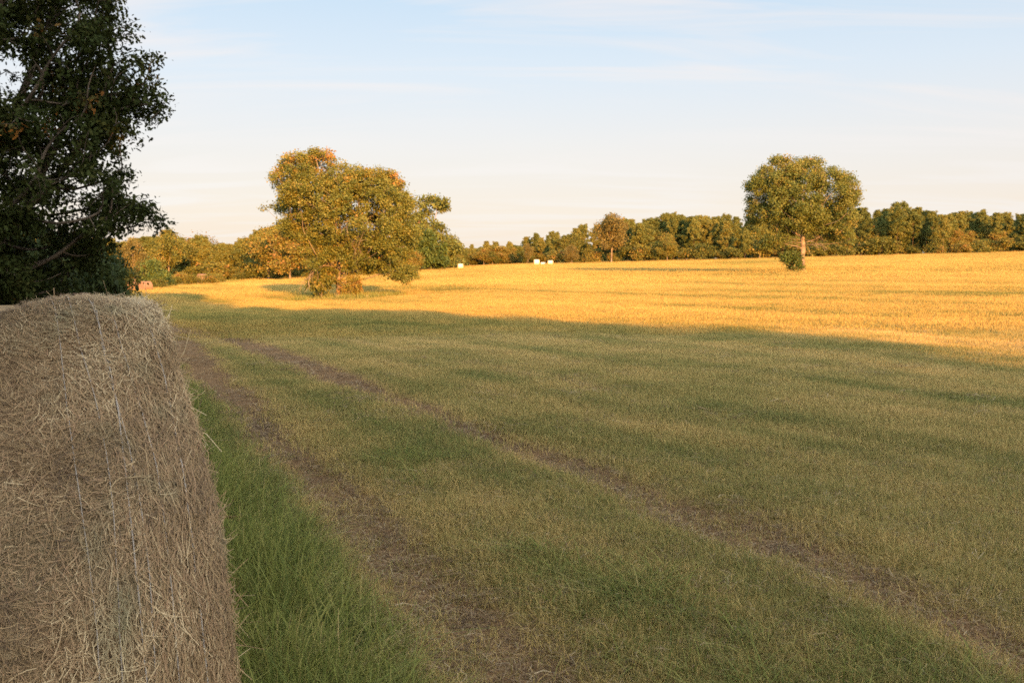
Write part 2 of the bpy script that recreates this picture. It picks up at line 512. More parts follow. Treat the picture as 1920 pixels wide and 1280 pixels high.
def straws(n, rad, l0, l1, w, lift):
    a = rng.uniform(0, 6.283, n); r = rad * np.sqrt(rng.uniform(0, 1, n))
    c = np.stack([r * np.cos(a), r * np.sin(a), rng.uniform(.0, lift, n)], 1)
    az = rng.uniform(0, 6.283, n); d = np.stack([np.cos(az), np.sin(az), rng.normal(0, .18, n)], 1)
    s = np.cross(norm(d), norm(np.array([[0, 0, 1.]]) + rand_unit(n) * .4)); s = norm(s)
    L = rng.uniform(l0, l1, n)
    bend = np.stack([-np.sin(az), np.cos(az), rng.normal(0, .5, n)], 1) * (L * rng.normal(0, .12, n))[:, None]
    rows = []
    for t in (-.5, 0, .5):
        q = c + d * (L * t)[:, None] + bend * (1 - 4 * t * t)
        rows += [q + s * w * .5, q - s * w * .5]
    V = np.stack(rows, 1); base = np.arange(n)[:, None] * 6
    Fq = np.concatenate([base + np.array([[0, 1, 3, 2]]), base + np.array([[2, 3, 5, 4]])])
    return V.reshape(-1, 3), Fq, np.repeat(rng.uniform(0, 1, n), 6)

def grass_mat(name, kind):
    m = N(name); p = m.pos(); t = m.attr('tint'); g = m.attr('green', 'INSTANCER')
    var = {'field': .85, 'mid': .6, 'far': .38}.get(kind, 1)
    if kind in ('field', 'mid', 'far'):
        band = m.noise(m.scaled(p, (.62, .03, .1) if kind != 'far' else (.22, .016, .1), math.radians(25)), 1.0, 3, .55, .2)
        n2 = m.noise(p, .55, 4, .6); n3 = m.noise(p, .035, 3)
        f = m.math('ADD', m.math('MULTIPLY', band, .9), m.math('MULTIPLY', n2, .6))
        f = m.math('ADD', f, m.math('MULTIPLY', m.math('SUBTRACT', n3, .5), .4))
        f = m.math('ADD', m.rng(f, .55 if kind == 'far' else .50, 1.0), m.math('MULTIPLY', m.math('SUBTRACT', t, .5), var))
        f = m.math('SUBTRACT', f, m.math('MULTIPLY', g, .8), True)
        col = m.ramp(f, [(0, (.110, .120, .030)), (.25, (.19, .165, .044)), (.5, (.31, .22, .062)), (1, (.42, .27, .080))] if kind == 'far' else [(0, (.112, .128, .036)), (.3, (.205, .184, .058)), (.6, (.335, .250, .088)), (1, (.475, .328, .130))])
    elif kind == 'lush':
        n2 = m.noise(p, 1.7, 3)
        f = m.math('ADD', m.math('MULTIPLY', t, .8), m.math('MULTIPLY', m.math('SUBTRACT', n2, .45), .9), True)
        col = m.ramp(f, [(0, (.068, .092, .020)), (.42, (.148, .166, .036)), (.72, (.225, .205, .058)), (1, (.44, .33, .16))])
    else:
        col = m.ramp(t, [(0, (.06, .036, .019)), (.45, (.155, .095, .050)), (.8, (.25, .175, .098)), (1, (.38, .30, .19))])
    return m.surf(col, .7, .2, transl=.3 if kind != 'litter' else .1)

G_FIELD = grass_mat('mown_grass', 'field'); G_MID = grass_mat('mown_grass_mid', 'mid'); G_FAR = grass_mat('mown_grass_far', 'far'); G_LUSH = grass_mat('lush_grass', 'lush'); G_LIT = grass_mat('dry_litter', 'litter')

def proto_set(name, makers, mat):
    col = bpy.data.collections.new(name)
    for i, mk in enumerate(makers):
        v, f, t = mk()
        o = bpy.data.objects.new(name + '_tuft', mesh(name + '_tuft', v, [f], mat, t)); col.objects.link(o)
    return col

def scatter(name, label, x, y, sc, col, green, zs=None):
    z = ground_full(x, y)
    me = bpy.data.meshes.new(name); n = len(x)
    me.vertices.add(n); me.vertices.foreach_set('co', np.stack([x, y, z], 1).astype(np.float32).ravel())
    S = np.stack([sc, sc, sc if zs is None else zs], 1)
    for nm, ty, key, a in (('sc', 'FLOAT_VECTOR', 'vector', S), ('green', 'FLOAT', 'value', green),
                           ('rot', 'FLOAT_VECTOR', 'vector', np.stack([rng.normal(0, .06, n), rng.normal(0, .06, n), rng.uniform(0, 6.283, n)], 1))):
        at = me.attributes.new(nm, ty, 'POINT'); at.data.foreach_set(key, np.ascontiguousarray(a, np.float32).ravel())
    o = obj(name, me); tag(o, label, 'grass', kind='stuff')
    ng = bpy.data.node_groups.new(name, 'GeometryNodeTree')
    ng.interface.new_socket('Geometry', in_out='INPUT', socket_type='NodeSocketGeometry')
    ng.interface.new_socket('Geometry', in_out='OUTPUT', socket_type='NodeSocketGeometry')
    nd = lambda t: ng.nodes.new(t)
    gi, go = nd('NodeGroupInput'), nd('NodeGroupOutput')
    ip = nd('GeometryNodeInstanceOnPoints'); ci = nd('GeometryNodeCollectionInfo')
    ci.inputs[0].default_value = col; ci.inputs['Separate Children'].default_value = True; ci.inputs['Reset Children'].default_value = True
    def at(nm, ty):
        a = nd('GeometryNodeInputNamedAttribute'); a.data_type = ty; a.inputs[0].default_value = nm; return a.outputs[0]
    ng.links.new(gi.outputs[0], ip.inputs['Points']); ng.links.new(ci.outputs[0], ip.inputs['Instance'])
    ip.inputs['Pick Instance'].default_value = True
    e2r = nd('FunctionNodeEulerToRotation'); ng.links.new(at('rot', 'FLOAT_VECTOR'), e2r.inputs[0])
    ng.links.new(e2r.outputs[0], ip.inputs['Rotation']); ng.links.new(at('sc', 'FLOAT_VECTOR'), ip.inputs['Scale'])
    ng.links.new(ip.outputs[0], go.inputs[0])
    md = o.modifiers.new('scatter', 'NODES'); md.node_group = ng
    return o

BALE_C = np.array([-.825, 2.14]); BALE_TH = math.radians(31); BALE_R = .795; BALE_L = 1.55
BALE_AX = np.array([math.cos(BALE_TH), math.sin(BALE_TH)])
def bale_clear(x, y, m=-.05):
    dx, dy = x - BALE_C[0], y - BALE_C[1]
    s = -(dx * BALE_AX[0] + dy * BALE_AX[1]); q = np.abs(dx * -BALE_AX[1] + dy * BALE_AX[0])
    return ~((s > -m) & (s < BALE_L + m) & (q < .42 + m))

def wedge(n, d0, d1, xs, power):
    """points in a view-shaped wedge, density falling as D**-power"""
    t = rng.uniform(0, 1, n); e = 2 - power
    D = (d0 ** e + t * (d1 ** e - d0 ** e)) ** (1 / e)
    return rng.uniform(-xs, xs, n) * D, D

def build_grass():
    near = proto_set('mown_grass', [lambda: blades(30, .12, .03, .10, .0042, .75)] * 5, G_FIELD)
    mid = proto_set('mown_grass_mid', [lambda: blades(90, .36, .035, .10, .0062, .6)] * 5, G_MID)
    far = proto_set('mown_grass_far', [lambda: blades(150, 1.1, .04, .11, .017, .5, 1)] * 5, G_FAR)
    vfar = proto_set('mown_grass_distant', [lambda: blades(300, 3.4, .05, .13, .05, .4, 1)] * 4, G_FAR)
    vg = proto_set('verge_grass', [lambda: blades(24, .11, .12, .42, .0066, .9, 3)] * 6, G_LUSH)
    vgm = proto_set('verge_grass_mid', [lambda: blades(60, .30, .10, .28, .008, .7, 2)] * 5, G_LUSH)
    stem = proto_set('seed_stems', [lambda: blades(5, .10, .30, .58, .0026, .45, 4, 0, .95)] * 6, G_LUSH)
    lit = proto_set('dry_litter', [lambda: straws(26, .13, .025, .10, .0026, .02)] * 6, G_LIT)
    litm = proto_set('dry_litter_mid', [lambda: straws(60, .36, .05, .16, .005, .03)] * 5, G_LIT)
    def field(nm, lab, n, d0, d1, xs, pw, col, keep_lush=.25):
        x, y = wedge(n, d0, d1, xs, pw); rut, lush = masks(x, y)
        halo = masks(x + .09, y + .04)[0] + masks(x - .09, y - .04)[0]
        k = (rng.uniform(0, 1, n) > rut * np.where(y > 9, 1.6, .82)) & (rng.uniform(0, 1, n) > (lush - keep_lush)) & bale_clear(x, y)
        x, y, lush = x[k], y[k], lush[k]
        hh = rng.uniform(.75, 1.3, len(x)) * (1 + .5 * lush)
        sc = rng.uniform(.85, 1.2, len(x))
        scatter(nm, lab, x, y, sc, col, np.clip(lush * 1.2, 0, 1) - .40 * np.clip(halo[k] * 1.3, 0, 1), sc * hh)
    field('mown_grass', 'short mown grass of the near field, green and straw coloured', 30000, 2.6, 11, .72, .6, near)
    field('mown_grass', 'short mown grass across the shaded middle of the field', 30000, 9, 32, .72, .9, mid)
    field('mown_grass', 'short mown grass where the sunlit part of the field begins', 34000, 27, 110, .68, 1.1, far)
    field('mown_grass', 'golden mown grass on the rise below the pines', 26000, 90, 345, .66, .9, vfar)
    # lush grass: verge beside the bale, strip between the ruts
    def lushset(nm, lab, n, d0, d1, col, pw):
        x, y = wedge(n, d0, d1, .72, pw); rut, lush = masks(x, y)
        k = (rng.uniform(0, 1, n) < lush ** 1.2 * 1.1) & bale_clear(x, y)
        x, y = x[k], y[k]; u, v = uv(x, y)
        vg_ = 1 - sstep(rut_l(v) - .9, rut_l(v) - .2, u)
        sc = rng.uniform(.7, 1.25, len(x)); zs = sc * (.36 + .64 * vg_)
        scatter(nm, lab, x, y, sc, col, np.ones(len(x)), zs)
    lushset('verge_grass', 'tall lush green grass between the big bale and the wheel rut', 30000, 2.4, 13, vg, .8)
    lushset('verge_grass', 'longer green grass along the far part of the track', 16000, 11, 50, vgm, 1.2)
    x, y = wedge(4200, 2.6, 12, .72, .9); rut, lush = masks(x, y); u, v = uv(x, y)
    k = (rng.uniform(0, 1, len(x)) < np.where(u < rut_l(v), lush * .9, .10 + .1 * lush)) & bale_clear(x, y, .02)
    x, y = x[k], y[k]; sc = rng.uniform(.5, 1.15, len(x)) * np.where(uv(x, y)[0] < rut_l(uv(x, y)[1]), 1, .5)
    scatter('seed_stems', 'sparse pale seed stems standing out of the green grass', x, y, sc, stem, np.ones(len(x)))
    # litter in ruts and thinly everywhere
    def litset(nm, lab, n, d0, d1, col, pw, base):
        x, y = wedge(n, d0, d1, .72, pw); rut, lush = masks(x, y)
        k = (rng.uniform(0, 1, n) < rut * .20 + base * (1 - lush * .7)) & bale_clear(x, y)
        scatter(nm, lab, x[k], y[k], rng.uniform(.7, 1.3, k.sum()), col, np.zeros(k.sum()))
    litset('dry_litter', 'loose dry straw lying in the near wheel ruts', 30000, 2.6, 12, lit, .7, .12)
    litset('dry_litter', 'loose dry straw lying along the distant ruts', 14000, 10, 40, litm, 1.1, .07)
build_grass()

# ------------------------------------------------------------------ hay bales
def hay_mat(name, tone=1.0, pink=0.0):
    m = N(name); tc = m.n('TexCoord').outputs['Object']
    a = m.noise(m.scaled(tc, (26, 26, 26)), 1.5, 6, .75, .6); b = m.noise(tc, 3.2, 4, .6)
    c = m.ramp(a, [(.30, tuple(tone * q for q in (.075, .046, .027))), (.5, tuple(tone * q for q in (.19, .128, .072))), (.70, tuple(tone * q for q in (.33, .24, .145)))])
    c = m.mix(m.rng(b, .42, .66, 0, .5), c, tuple(tone * q for q in (.15, .13, .075)))
    c = m.mix(pink, c, (.24, .125, .085))
    return m.surf(c, .95, .08, a, 1.0, .02)
HAY = hay_mat('hay'); HAYP = hay_mat('shade_toned_hay', .70, .5); HAYPALE = hay_mat('pale_hay', 1.9, 0)  # HAYP: shade and pinkish light on the distant bales put into the hay colour
def straw_mat():
    m = N('hay_straw'); t = m.attr('tint'); p = m.pos(); b = m.noise(p, 4.5, 3)
    f = m.math('ADD', t, m.math('MULTIPLY', m.math('SUBTRACT', b, .5), .7), True)
    col = m.ramp(f, [(0, (.060, .034, .017)), (.22, (.125, .076, .036)), (.45, (.215, .142, .066)), (.62, (.250, .152, .082)), (.8, (.300, .208, .106)), (1, (.47, .36, .215))])
    g = m.noise(m.scaled(p, (9, 9, 2.5)), 1.0, 2)
    col = m.mix(m.rng(g, .56, .75, 0, .55), col, (.13, .155, .085))
    return m.surf(col, .6, .3, transl=.12)
STRAW = straw_mat()
mm = N('pale_net'); NET = mm.surf((.30, .265, .235), .6, .2)
mm = N('white_wrap'); _tc = mm.n('TexCoord').outputs['Object']
WRAP = mm.surf(mm.ramp(mm.noise(_tc, 5, 4), [(.35, (.36, .34, .23)), (.65, (.50, .48, .36))]), .5, .35, mm.noise(_tc, 9, 3), .3, .03)

def bale_body(R, L, nu, nv, amp, seed, droop=None, rnd=.07, cx=1.0):
    """round bale: axis along local X from -L to 0, resting on z=0; rounded rims, dished ends with winding rings"""
    prof = [(0.0, .0)]
    rad = np.concatenate([np.linspace(.02, R - rnd, 7), R - rnd + rnd * np.sin(np.linspace(.2, 1.57, 4))])
    end = np.concatenate([np.full(7, 0.0), -rnd * (1 - np.cos(np.linspace(.2, 1.57, 4)))])
    ts = np.linspace(-rnd, -L + rnd, nu)[1:-1]
    rr = np.concatenate([rad, np.full(len(ts), R), rad[::-1]]); xx = np.concatenate([end, ts, -L - end[::-1]])
    ang = np.arange(nv) / nv * 2 * math.pi
    Rg, A = np.meshgrid(rr, ang, indexing='ij'); Xg = np.repeat(xx[:, None], nv, 1)
    nz = fbm(Xg * 5 + seed, A * R * 5, seed, 3) - .5
    nz2 = fbm(Xg * 1.6 + seed, np.cos(A) * 1.5 + np.sin(A), seed + 5, 2) - .5
    Rg = Rg * (1 + (amp * nz + amp * 1.1 * nz2) / R * (Rg / R))
    Xg = Xg + np.where(Rg < R * .93, np.sign(Xg + L / 2) * .018 * np.sin(Rg * 55 + A), 0)
    if droop is not None: Rg = np.repeat(rr[:, None], nv, 1) / R * droop(-Xg, A)
    Yg = Rg * np.sin(A); Zg = Rg * np.cos(A) + R
    Zg = np.where(Zg < .05, .05 + (Zg - .05) * .3, Zg) - .03
    V = np.stack([Xg, Yg, Zg], -1).reshape(-1, 3)
    n = len(rr); i = np.arange(n - 1)[:, None] * nv; j = np.arange(nv)[None]; j2 = (j + 1) % nv
    Fq = np.stack([i + j, i + j2, i + nv + j2, i + nv + j], -1).reshape(-1, 4)
    capa = np.arange(nv)[::-1][None]; capb = ((n - 1) * nv + np.arange(nv))[None]
    return V, [Fq, capa, capb]

def band_mesh(R, L, x0, x1, t=.006, nv=40):
    ang = np.arange(nv) / nv * 2 * math.pi; V = []
    for x, r in ((x0, R - .004), (x0, R + t), (x1, R + t), (x1, R - .004)):
        z = r * np.cos(ang) + R; z = np.where(z < .05, .05 + (z - .05) * .3, z) - .03
        V.append(np.stack([np.full(nv, x), r * np.sin(ang), z], 1))
    i = np.arange(4)[:, None]; j = np.arange(nv)[None]
    Fq = np.stack([i * nv + j, ((i + 1) % 4) * nv + j, ((i + 1) % 4) * nv + (j + 1) % nv, i * nv + (j + 1) % nv], -1).reshape(-1, 4)
    return np.concatenate(V), [Fq]

def bale_shape(s, a):
    """radius of the big bale at s along its axis from the rim, angle a from the top (negative = towards the track)"""
    an = (a + math.pi) % (2 * math.pi) - math.pi
    return (BALE_R - .074 * sstep(.08, .45, s) - .024 * np.exp(-((an - .05) / .20) ** 2) + .017 * np.exp(-((an + .30) / .17) ** 2) + .008 * np.exp(-((an + 1.25) / .3) ** 2)
            + (fbm(-s * 5 + 3, (a % 6.28318) * BALE_R * 5, 3) - .5) * .030 + (fbm(-s * 1.6 + 3, np.cos(a) * 1.5 + np.sin(a), 8, 2) - .5) * .035)

def near_bale():
    b = empty('hay_bale', (BALE_C[0], BALE_C[1], gz(*BALE_C) - .0), 'huge round hay bale up close, loose tan straw and pale net strands', 'hay bale', 'round hay bales', BALE_TH)
    v, f = bale_body(BALE_R, BALE_L, 90, 260, .035, 3, bale_shape, .014)
    obj('bale_body', mesh('bale_body', v, f, HAY, smooth=True), b)
    # loose straw lying over the rolled surface
    n = 330000
    s = BALE_L * rng.uniform(0, 1, n) ** 1.8; a = rng.uniform(-2.9, 2.9, n)
    k = (np.sin(a) < .75); s, a = s[k], a[k]; n = len(s)
    R = bale_shape(s, a)
    edge = 1 - sstep(.0, .035, s)
    rim = (1 - sstep(.04, .17, s))
    R = R - edge ** 2 * .008 + np.abs(rng.normal(0, .0045, n)) - .002
    def place(ss, aa, rr):
        z = rr * np.cos(aa) + BALE_R; z = np.where(z < .05, .05 + (z - .05) * .3, z) - .03
        return np.stack([-ss, rr * np.sin(aa), z], -1)
    L = rng.gamma(1.7, .0085, n) * np.where(rim > .4, 1.4, 1.0) + .006
    patch = fbm(s * 3.0, a * 2.2, 55, 2) * 6.283 * 1.3
    th = np.where(rng.uniform(0, 1, n) < rim * .60 + .36, rng.normal(0, .38, n), patch + rng.normal(0, .75, n))
    lift = rng.normal(0, .03, n) + (rng.uniform(0, 1, n) < .03) * rng.normal(0, .35, n)
    bend = rng.normal(0, .07, n)
    w = rng.uniform(.0004, .0011, n)
    rows = []
    for t in (-.5, -.15, .2, .5):
        ds = np.sin(th) * L * t + np.cos(th) * L * bend * (1 - 4 * t * t)
        da = (np.cos(th) * L * t - np.sin(th) * L * bend * (1 - 4 * t * t)) / BALE_R
        q = place(s + ds * 1.0, a + da, R + np.abs(lift * L * t) * np.sign(t + .51))
        sd = np.stack([-np.cos(th), -np.sin(th) * np.cos(a), np.sin(th) * np.sin(a)], -1)
        rows += [q + sd * (w * .5)[:, None], q - sd * (w * .5)[:, None]]
    V = np.stack(rows, 1); kk = 8; base = np.arange(n)[:, None] * kk
    Fq = np.concatenate([base + np.array([[2 * i, 2 * i + 1, 2 * i + 3, 2 * i + 2]]) for i in range(3)])
    blot = (fbm(s * 7, a * 5, 91, 3) - .5) * .9 + (fbm(s * 2.2, a * 1.6, 95, 2) - .5) * .5
    tint = np.repeat(np.clip(rng.normal(.45, .22, n) + blot, 0, 1), kk)
    parts = [(V.reshape(-1, 3), Fq, tint)]
    # frayed straws sticking out of the rim and surface
    n = 3600
    s = np.concatenate([np.abs(rng.normal(0, .035, n - 1100)), rng.uniform(.05, 1.3, 1100)]); a = rng.uniform(-2.8, 2.0, n)
    p0 = place(s, a, bale_shape(s, a) - .012 + rng.normal(0, .008, n))
    rad = np.stack([np.zeros(n), np.sin(a), np.cos(a)], -1); tan = np.stack([np.zeros(n), np.cos(a), -np.sin(a)], -1)
    ax = np.array([[1., 0, 0]])
    d = norm(rad * rng.uniform(-.1, .35, n)[:, None] + tan * rng.normal(0, 1.0, n)[:, None] + ax * (rng.uniform(-.2, .9, n) * (s < .2))[:, None])
    L = rng.gamma(3, .010, n) + .012
    sd = norm(np.cross(d, rand_unit(n))); cv = rand_unit(n) * (L * .12)[:, None]; rows = []
    for t in (0, .5, 1):
        q = p0 + d * (L * t)[:, None] + cv * (1 - (2 * t - 1) ** 2); ww = .0016 * (1 - .5 * t)
        rows += [q + sd * ww * .5, q - sd * ww * .5]
    V = np.stack(rows, 1); base = np.arange(n)[:, None] * 6
    parts.append((V.reshape(-1, 3), np.concatenate([base + np.array([[0, 1, 3, 2]]), base + np.array([[2, 3, 5, 4]])]), np.repeat(rng.uniform(.25, 1, n), 6)))
    v, f, t = merge(parts)
    o = obj('loose_straw', mesh('loose_straw', v, f, STRAW, t), b); o['kind'] = 'stuff'
    # net wrap strands around the roll
    V, Q, off = [], [], 0
    aa = np.linspace(-2.9, 1.6, 90)
    def strand(sfun, r=.0013):
        nonlocal off
        ss = sfun(aa); rr = bale_shape(ss, aa) + (.0055 if s0 > .2 else .003) + .0045 * np.sin(aa * 13 + s0 * 90) * np.sin(aa * 31 + s0 * 40)
        c = place(ss, aa, rr)
        rad = np.stack([np.zeros(90), np.sin(aa), np.cos(aa)], -1); ax = np.array([[1., 0, 0]])
        for dx, dr in ((-1, 0), (0, 1), (1, 0)): V.append(c + ax * r * dx + rad * r * dr)
        i = np.arange(89)
        for q in range(2):
            Q.append(np.stack([off + q * 90 + i, off + q * 90 + i + 1, off + (q + 1) * 90 + i + 1, off + (q + 1) * 90 + i], 1))
        off += 270
    for j in range(34):
        s0 = (.222 + j * .021 if j > 5 else .04 + .03 * j) + rng.normal(0, .006); ph = rng.uniform(0, 6)
        strand(lambda A: s0 + .010 * np.sin(A * 1.3 + ph) + .004 * np.sin(A * 7 + ph * 2), (.0006 if j % 3 else .0009))
    obj('net_wrap', mesh('net_wrap', np.concatenate(V), [np.concatenate(Q)], NET), b)
near_bale()

def far_bale(loc, rz, label, mat, R=.75, L=1.4, wrap=True, group='round hay bales'):
    b = empty('hay_bale', loc, label, 'hay bale', group, rz)
    v, f = bale_body(R, L, 16, 44, .03, int(abs(loc[0] * 7) + loc[1]) % 97)
    v[:, 0] += L / 2
    obj('bale_body', mesh('bale_body', v, f, mat, smooth=True), b)
    if wrap:
        v, f = band_mesh(R, L, L * -.36, L * .36, .014)
        obj('net_wrap', mesh('net_wrap', v, f, WRAP if mat is HAYPALE else mat), b)
    return b

def at_ground(px, D, dz=0):
    x = (px - 960) / F * D; return (x, D, gz(x, D) + dz)
q = BALE_C - BALE_AX * (BALE_L + .95) + np.array([-.35, 1.9])
far_bale((-2.75, 3.9, gz(-2.75, 3.9) - .045), BALE_TH, 'pale hay bale just showing over the big near bale', HAYPALE, .755, 1.5, False)
far_bale(at_ground(137, 30), 0.15, 'greyish hay bale half hidden behind the big near bale', HAYP, .70, 1.0, False)
far_bale(at_ground(249, 152), -.25, 'first of two touching pinkish round bales by the dark shrubs', HAYP, .78, 1.9, False)
far_bale(at_ground(274, 150.5), .95, 'second of two touching pinkish round bales, turned end on', HAYP, .78, 1.5, False)
far_bale(at_ground(381, 196), .8, 'lone pinkish round bale in the weeds at the wood edge', HAYP, 1.05, 1.7, False)
far_bale(at_ground(864, 268, 0), 0.02, 'white wrapped bale standing alone past the tall pine', HAYPALE, .72, 1.5, group='white wrapped bales')
far_bale(at_ground(1006, 290, 0), 0.05, 'tallest white wrapped bale of the cluster below the pines', HAYPALE, .86, 1.7, group='white wrapped bales')
far_bale(at_ground(1018, 296, -.5), 0.0, 'low white wrapped bale between two taller ones', HAYPALE, .66, 1.5, group='white wrapped bales')
far_bale(at_ground(1032, 292, 0), -.08, 'white wrapped bale at the pine side of the cluster', HAYPALE, .66, 1.6, group='white wrapped bales')

# ------------------------------------------------------------------ particular trees, shaped after their outlines
def px_poly(pts, base, D, z0):
    s = D / F
    return np.array([((x - base[0]) * s, EYE + D * math.tan(math.atan((640 - y) / F) - PITCH) - z0) for x, y in pts], float)

def outlined_tree(name, label, cat, base_px, D, pts, leafmat, barkmat, natt, nleaf, lsize, sigma, maxdepth, trunk_h, base_r,
                  template=RHOMB, step=.35, kill=.45, lean=0, tint_fn=None, rc=1.0, fill=13, seed=5, group=None, shell=.5, inset=.15):
    x = (base_px[0] - 960) / F * D; loc = (x, D, gz(x, D) - .05)
    t = empty(name, loc, label, cat, group)
    global rng
    keep = rng; rng = np.random.default_rng(seed)
    poly = px_poly(pts, base_px, D, loc[2])
    A = crown_points(poly, natt, maxdepth, inset, shell, rc, fill)
    nt = max(4, int(trunk_h / step))
    trunk = [(lean * (i / nt) ** 1.5 + .04 * math.sin(i * .9), .05 * math.sin(i * 1.3), trunk_h * i / nt) for i in range(nt + 1)]
    P, par = colonize(A, trunk, step, kill)
    v, f = limb_mesh(P, par, base_r, .012, 1.7)
    obj('trunk', mesh('trunk', v, f, barkmat, smooth=True), t)
    # leaves
    cl = np.repeat(np.arange(len(A)), nleaf)
    ct = np.clip(rng.normal(.40, .14, len(A)), 0, 1)
    if tint_fn is not None: ct = np.clip(ct + tint_fn(A), 0, 1)
    cent = A[cl] + rng.normal(size=(len(cl), 3)) * sigma * np.array([1, 1, .75])
    tint = np.clip(ct[cl] + rng.normal(0, .06, len(cl)), 0, 1)
    v, ff, tt = leaves(cent, lsize, template, tint)
    obj('crown', mesh('crown', v, [ff], leafmat, tt), t)
    rng = keep
    return t, poly

def bare_branches(parent, starts, mat):
    """thin leafless limbs, each one connected tree of twigs and a part of its own"""
    for (p, d, L, r) in starts:
        P = [np.array(p, float)]; par = [-1]
        todo = [(0, np.array(d, float), L, 0)]
        while todo:
            at, d0, l, lev = todo.pop()
            dd = d0 / np.linalg.norm(d0); n = 7
            for i in range(n):
                dd = dd + rng.normal(size=3) * .13 + np.array([0, 0, -.10 if lev else -.06]); dd /= np.linalg.norm(dd)
                P.append(P[at] + dd * l / n); par.append(at); at = len(P) - 1
                if lev < 2 and i > 0 and rng.uniform() < .75:
                    todo.append((at, dd + rand_unit(1)[0] * .8, l * .5 * rng.uniform(.6, 1), lev + 1))
        order = np.arange(len(P))
        v, f = limb_mesh(np.array(P), np.array(par), r, .010, 1.0)
        obj('bare_branch', mesh('bare_branch', v, f, mat, smooth=True), parent)

LEFT_OAK = [(499, 398), (503, 372), (515, 357), (512, 324), (532, 307), (547, 292), (565, 290), (580, 280), (598, 288), (622, 281), (640, 296),
            (648, 306), (675, 310), (700, 318), (715, 311), (742, 322), (752, 338), (765, 352), (768, 370), (783, 392), (787, 425), (781, 452), (772, 478),
            (779, 495), (785, 514), (771, 531), (755, 538), (738, 524), (710, 514), (680, 512), (664, 508), (650, 500), (628, 498), (606, 512), (586, 524), (574, 496),
            (572, 462), (556, 456), (530, 452), (528, 430), (540, 414), (531, 402), (516, 398)]
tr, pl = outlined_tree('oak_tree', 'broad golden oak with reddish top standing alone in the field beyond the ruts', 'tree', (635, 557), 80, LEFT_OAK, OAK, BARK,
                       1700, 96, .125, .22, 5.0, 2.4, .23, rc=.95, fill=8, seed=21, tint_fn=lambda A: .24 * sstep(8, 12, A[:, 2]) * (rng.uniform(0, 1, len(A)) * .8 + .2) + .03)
bare_branches(tr, [((.0, -.2, 3.0), (-1, -.5, .2), 3.2, .05), ((-.1, -.3, 2.6), (-1, -.6, .0), 2.4, .04), ((.1, -.3, 4.6), (1, -.8, .15), 3.4, .05),
                   ((.2, -.3, 5.6), (1, -1, .2), 3.6, .05), ((.6, -1, 6.2), (1, -.6, .1), 3.0, .045), ((-.4, -.6, 6.8), (-.7, -1, .5), 2.6, .045)], BARK)
RIGHT_OAK = [(1396, 350), (1405, 328), (1424, 310), (1440, 300), (1457, 295), (1474, 300), (1489, 294), (1510, 294), (1531, 298), (1543, 310),
             (1548, 317), (1561, 316), (1567, 322), (1578, 321), (1590, 329), (1597, 338), (1598, 365), (1592, 388), (1594, 412), (1600, 436),
             (1598, 456), (1584, 466), (1566, 464), (1550, 456), (1534, 446), (1520, 440), (1500, 438), (1488, 448), (1472, 458), (1455, 466), (1440, 466), (1426, 478),
             (1416, 474), (1412, 456), (1404, 436), (1400, 414), (1404, 388), (1400, 368)]
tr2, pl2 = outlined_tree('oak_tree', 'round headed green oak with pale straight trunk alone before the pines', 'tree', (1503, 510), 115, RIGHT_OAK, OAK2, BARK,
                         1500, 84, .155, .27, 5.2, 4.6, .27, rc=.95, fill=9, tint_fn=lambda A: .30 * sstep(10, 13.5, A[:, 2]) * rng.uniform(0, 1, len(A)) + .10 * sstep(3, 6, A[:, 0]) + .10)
bare_branches(tr2, [((0, -.2, 3.6), (-1, -.3, .1), 2.4, .04), ((.1, -.2, 3.4), (1, -.3, .1), 2.2, .04), ((.1, -.2, 4.4), (1, -.6, .3), 2.0, .04), ((.1, -.3, 4.0), (.8, -.8, .0), 1.8, .03)], BARK)
DARK = [(-420, -60), (-400, -240), (-250, -360), (-60, -390), (90, -330), (175, -220), (205, -110), (200, -40), (222, 0), (234, 26), (226, 46), (256, 58), (278, 95), (262, 118),
        (270, 138), (258, 150), (280, 158), (303, 169), (303, 190), (284, 222), (268, 212), (232, 212), (224, 222), (250, 240), (255, 280), (232, 296), (240, 326),
        (262, 362), (290, 352), (286, 384), (297, 416), (278, 430), (252, 416), (240, 430), (226, 452), (224, 478), (200, 474), (176, 466), (160, 480), (166, 545), (150, 600),
        (0, 625), (-200, 620), (-330, 480), (-400, 300), (-430, 100)]
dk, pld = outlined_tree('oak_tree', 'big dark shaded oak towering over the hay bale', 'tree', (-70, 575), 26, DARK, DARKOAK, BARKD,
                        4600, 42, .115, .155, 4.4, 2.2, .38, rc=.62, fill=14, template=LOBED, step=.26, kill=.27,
                        tint_fn=lambda A: np.where(rng.uniform(0, 1, len(A)) < .03, .38, 0), shell=.7, inset=.08)  # a few clumps tinted orange to stand for sunlit leaves

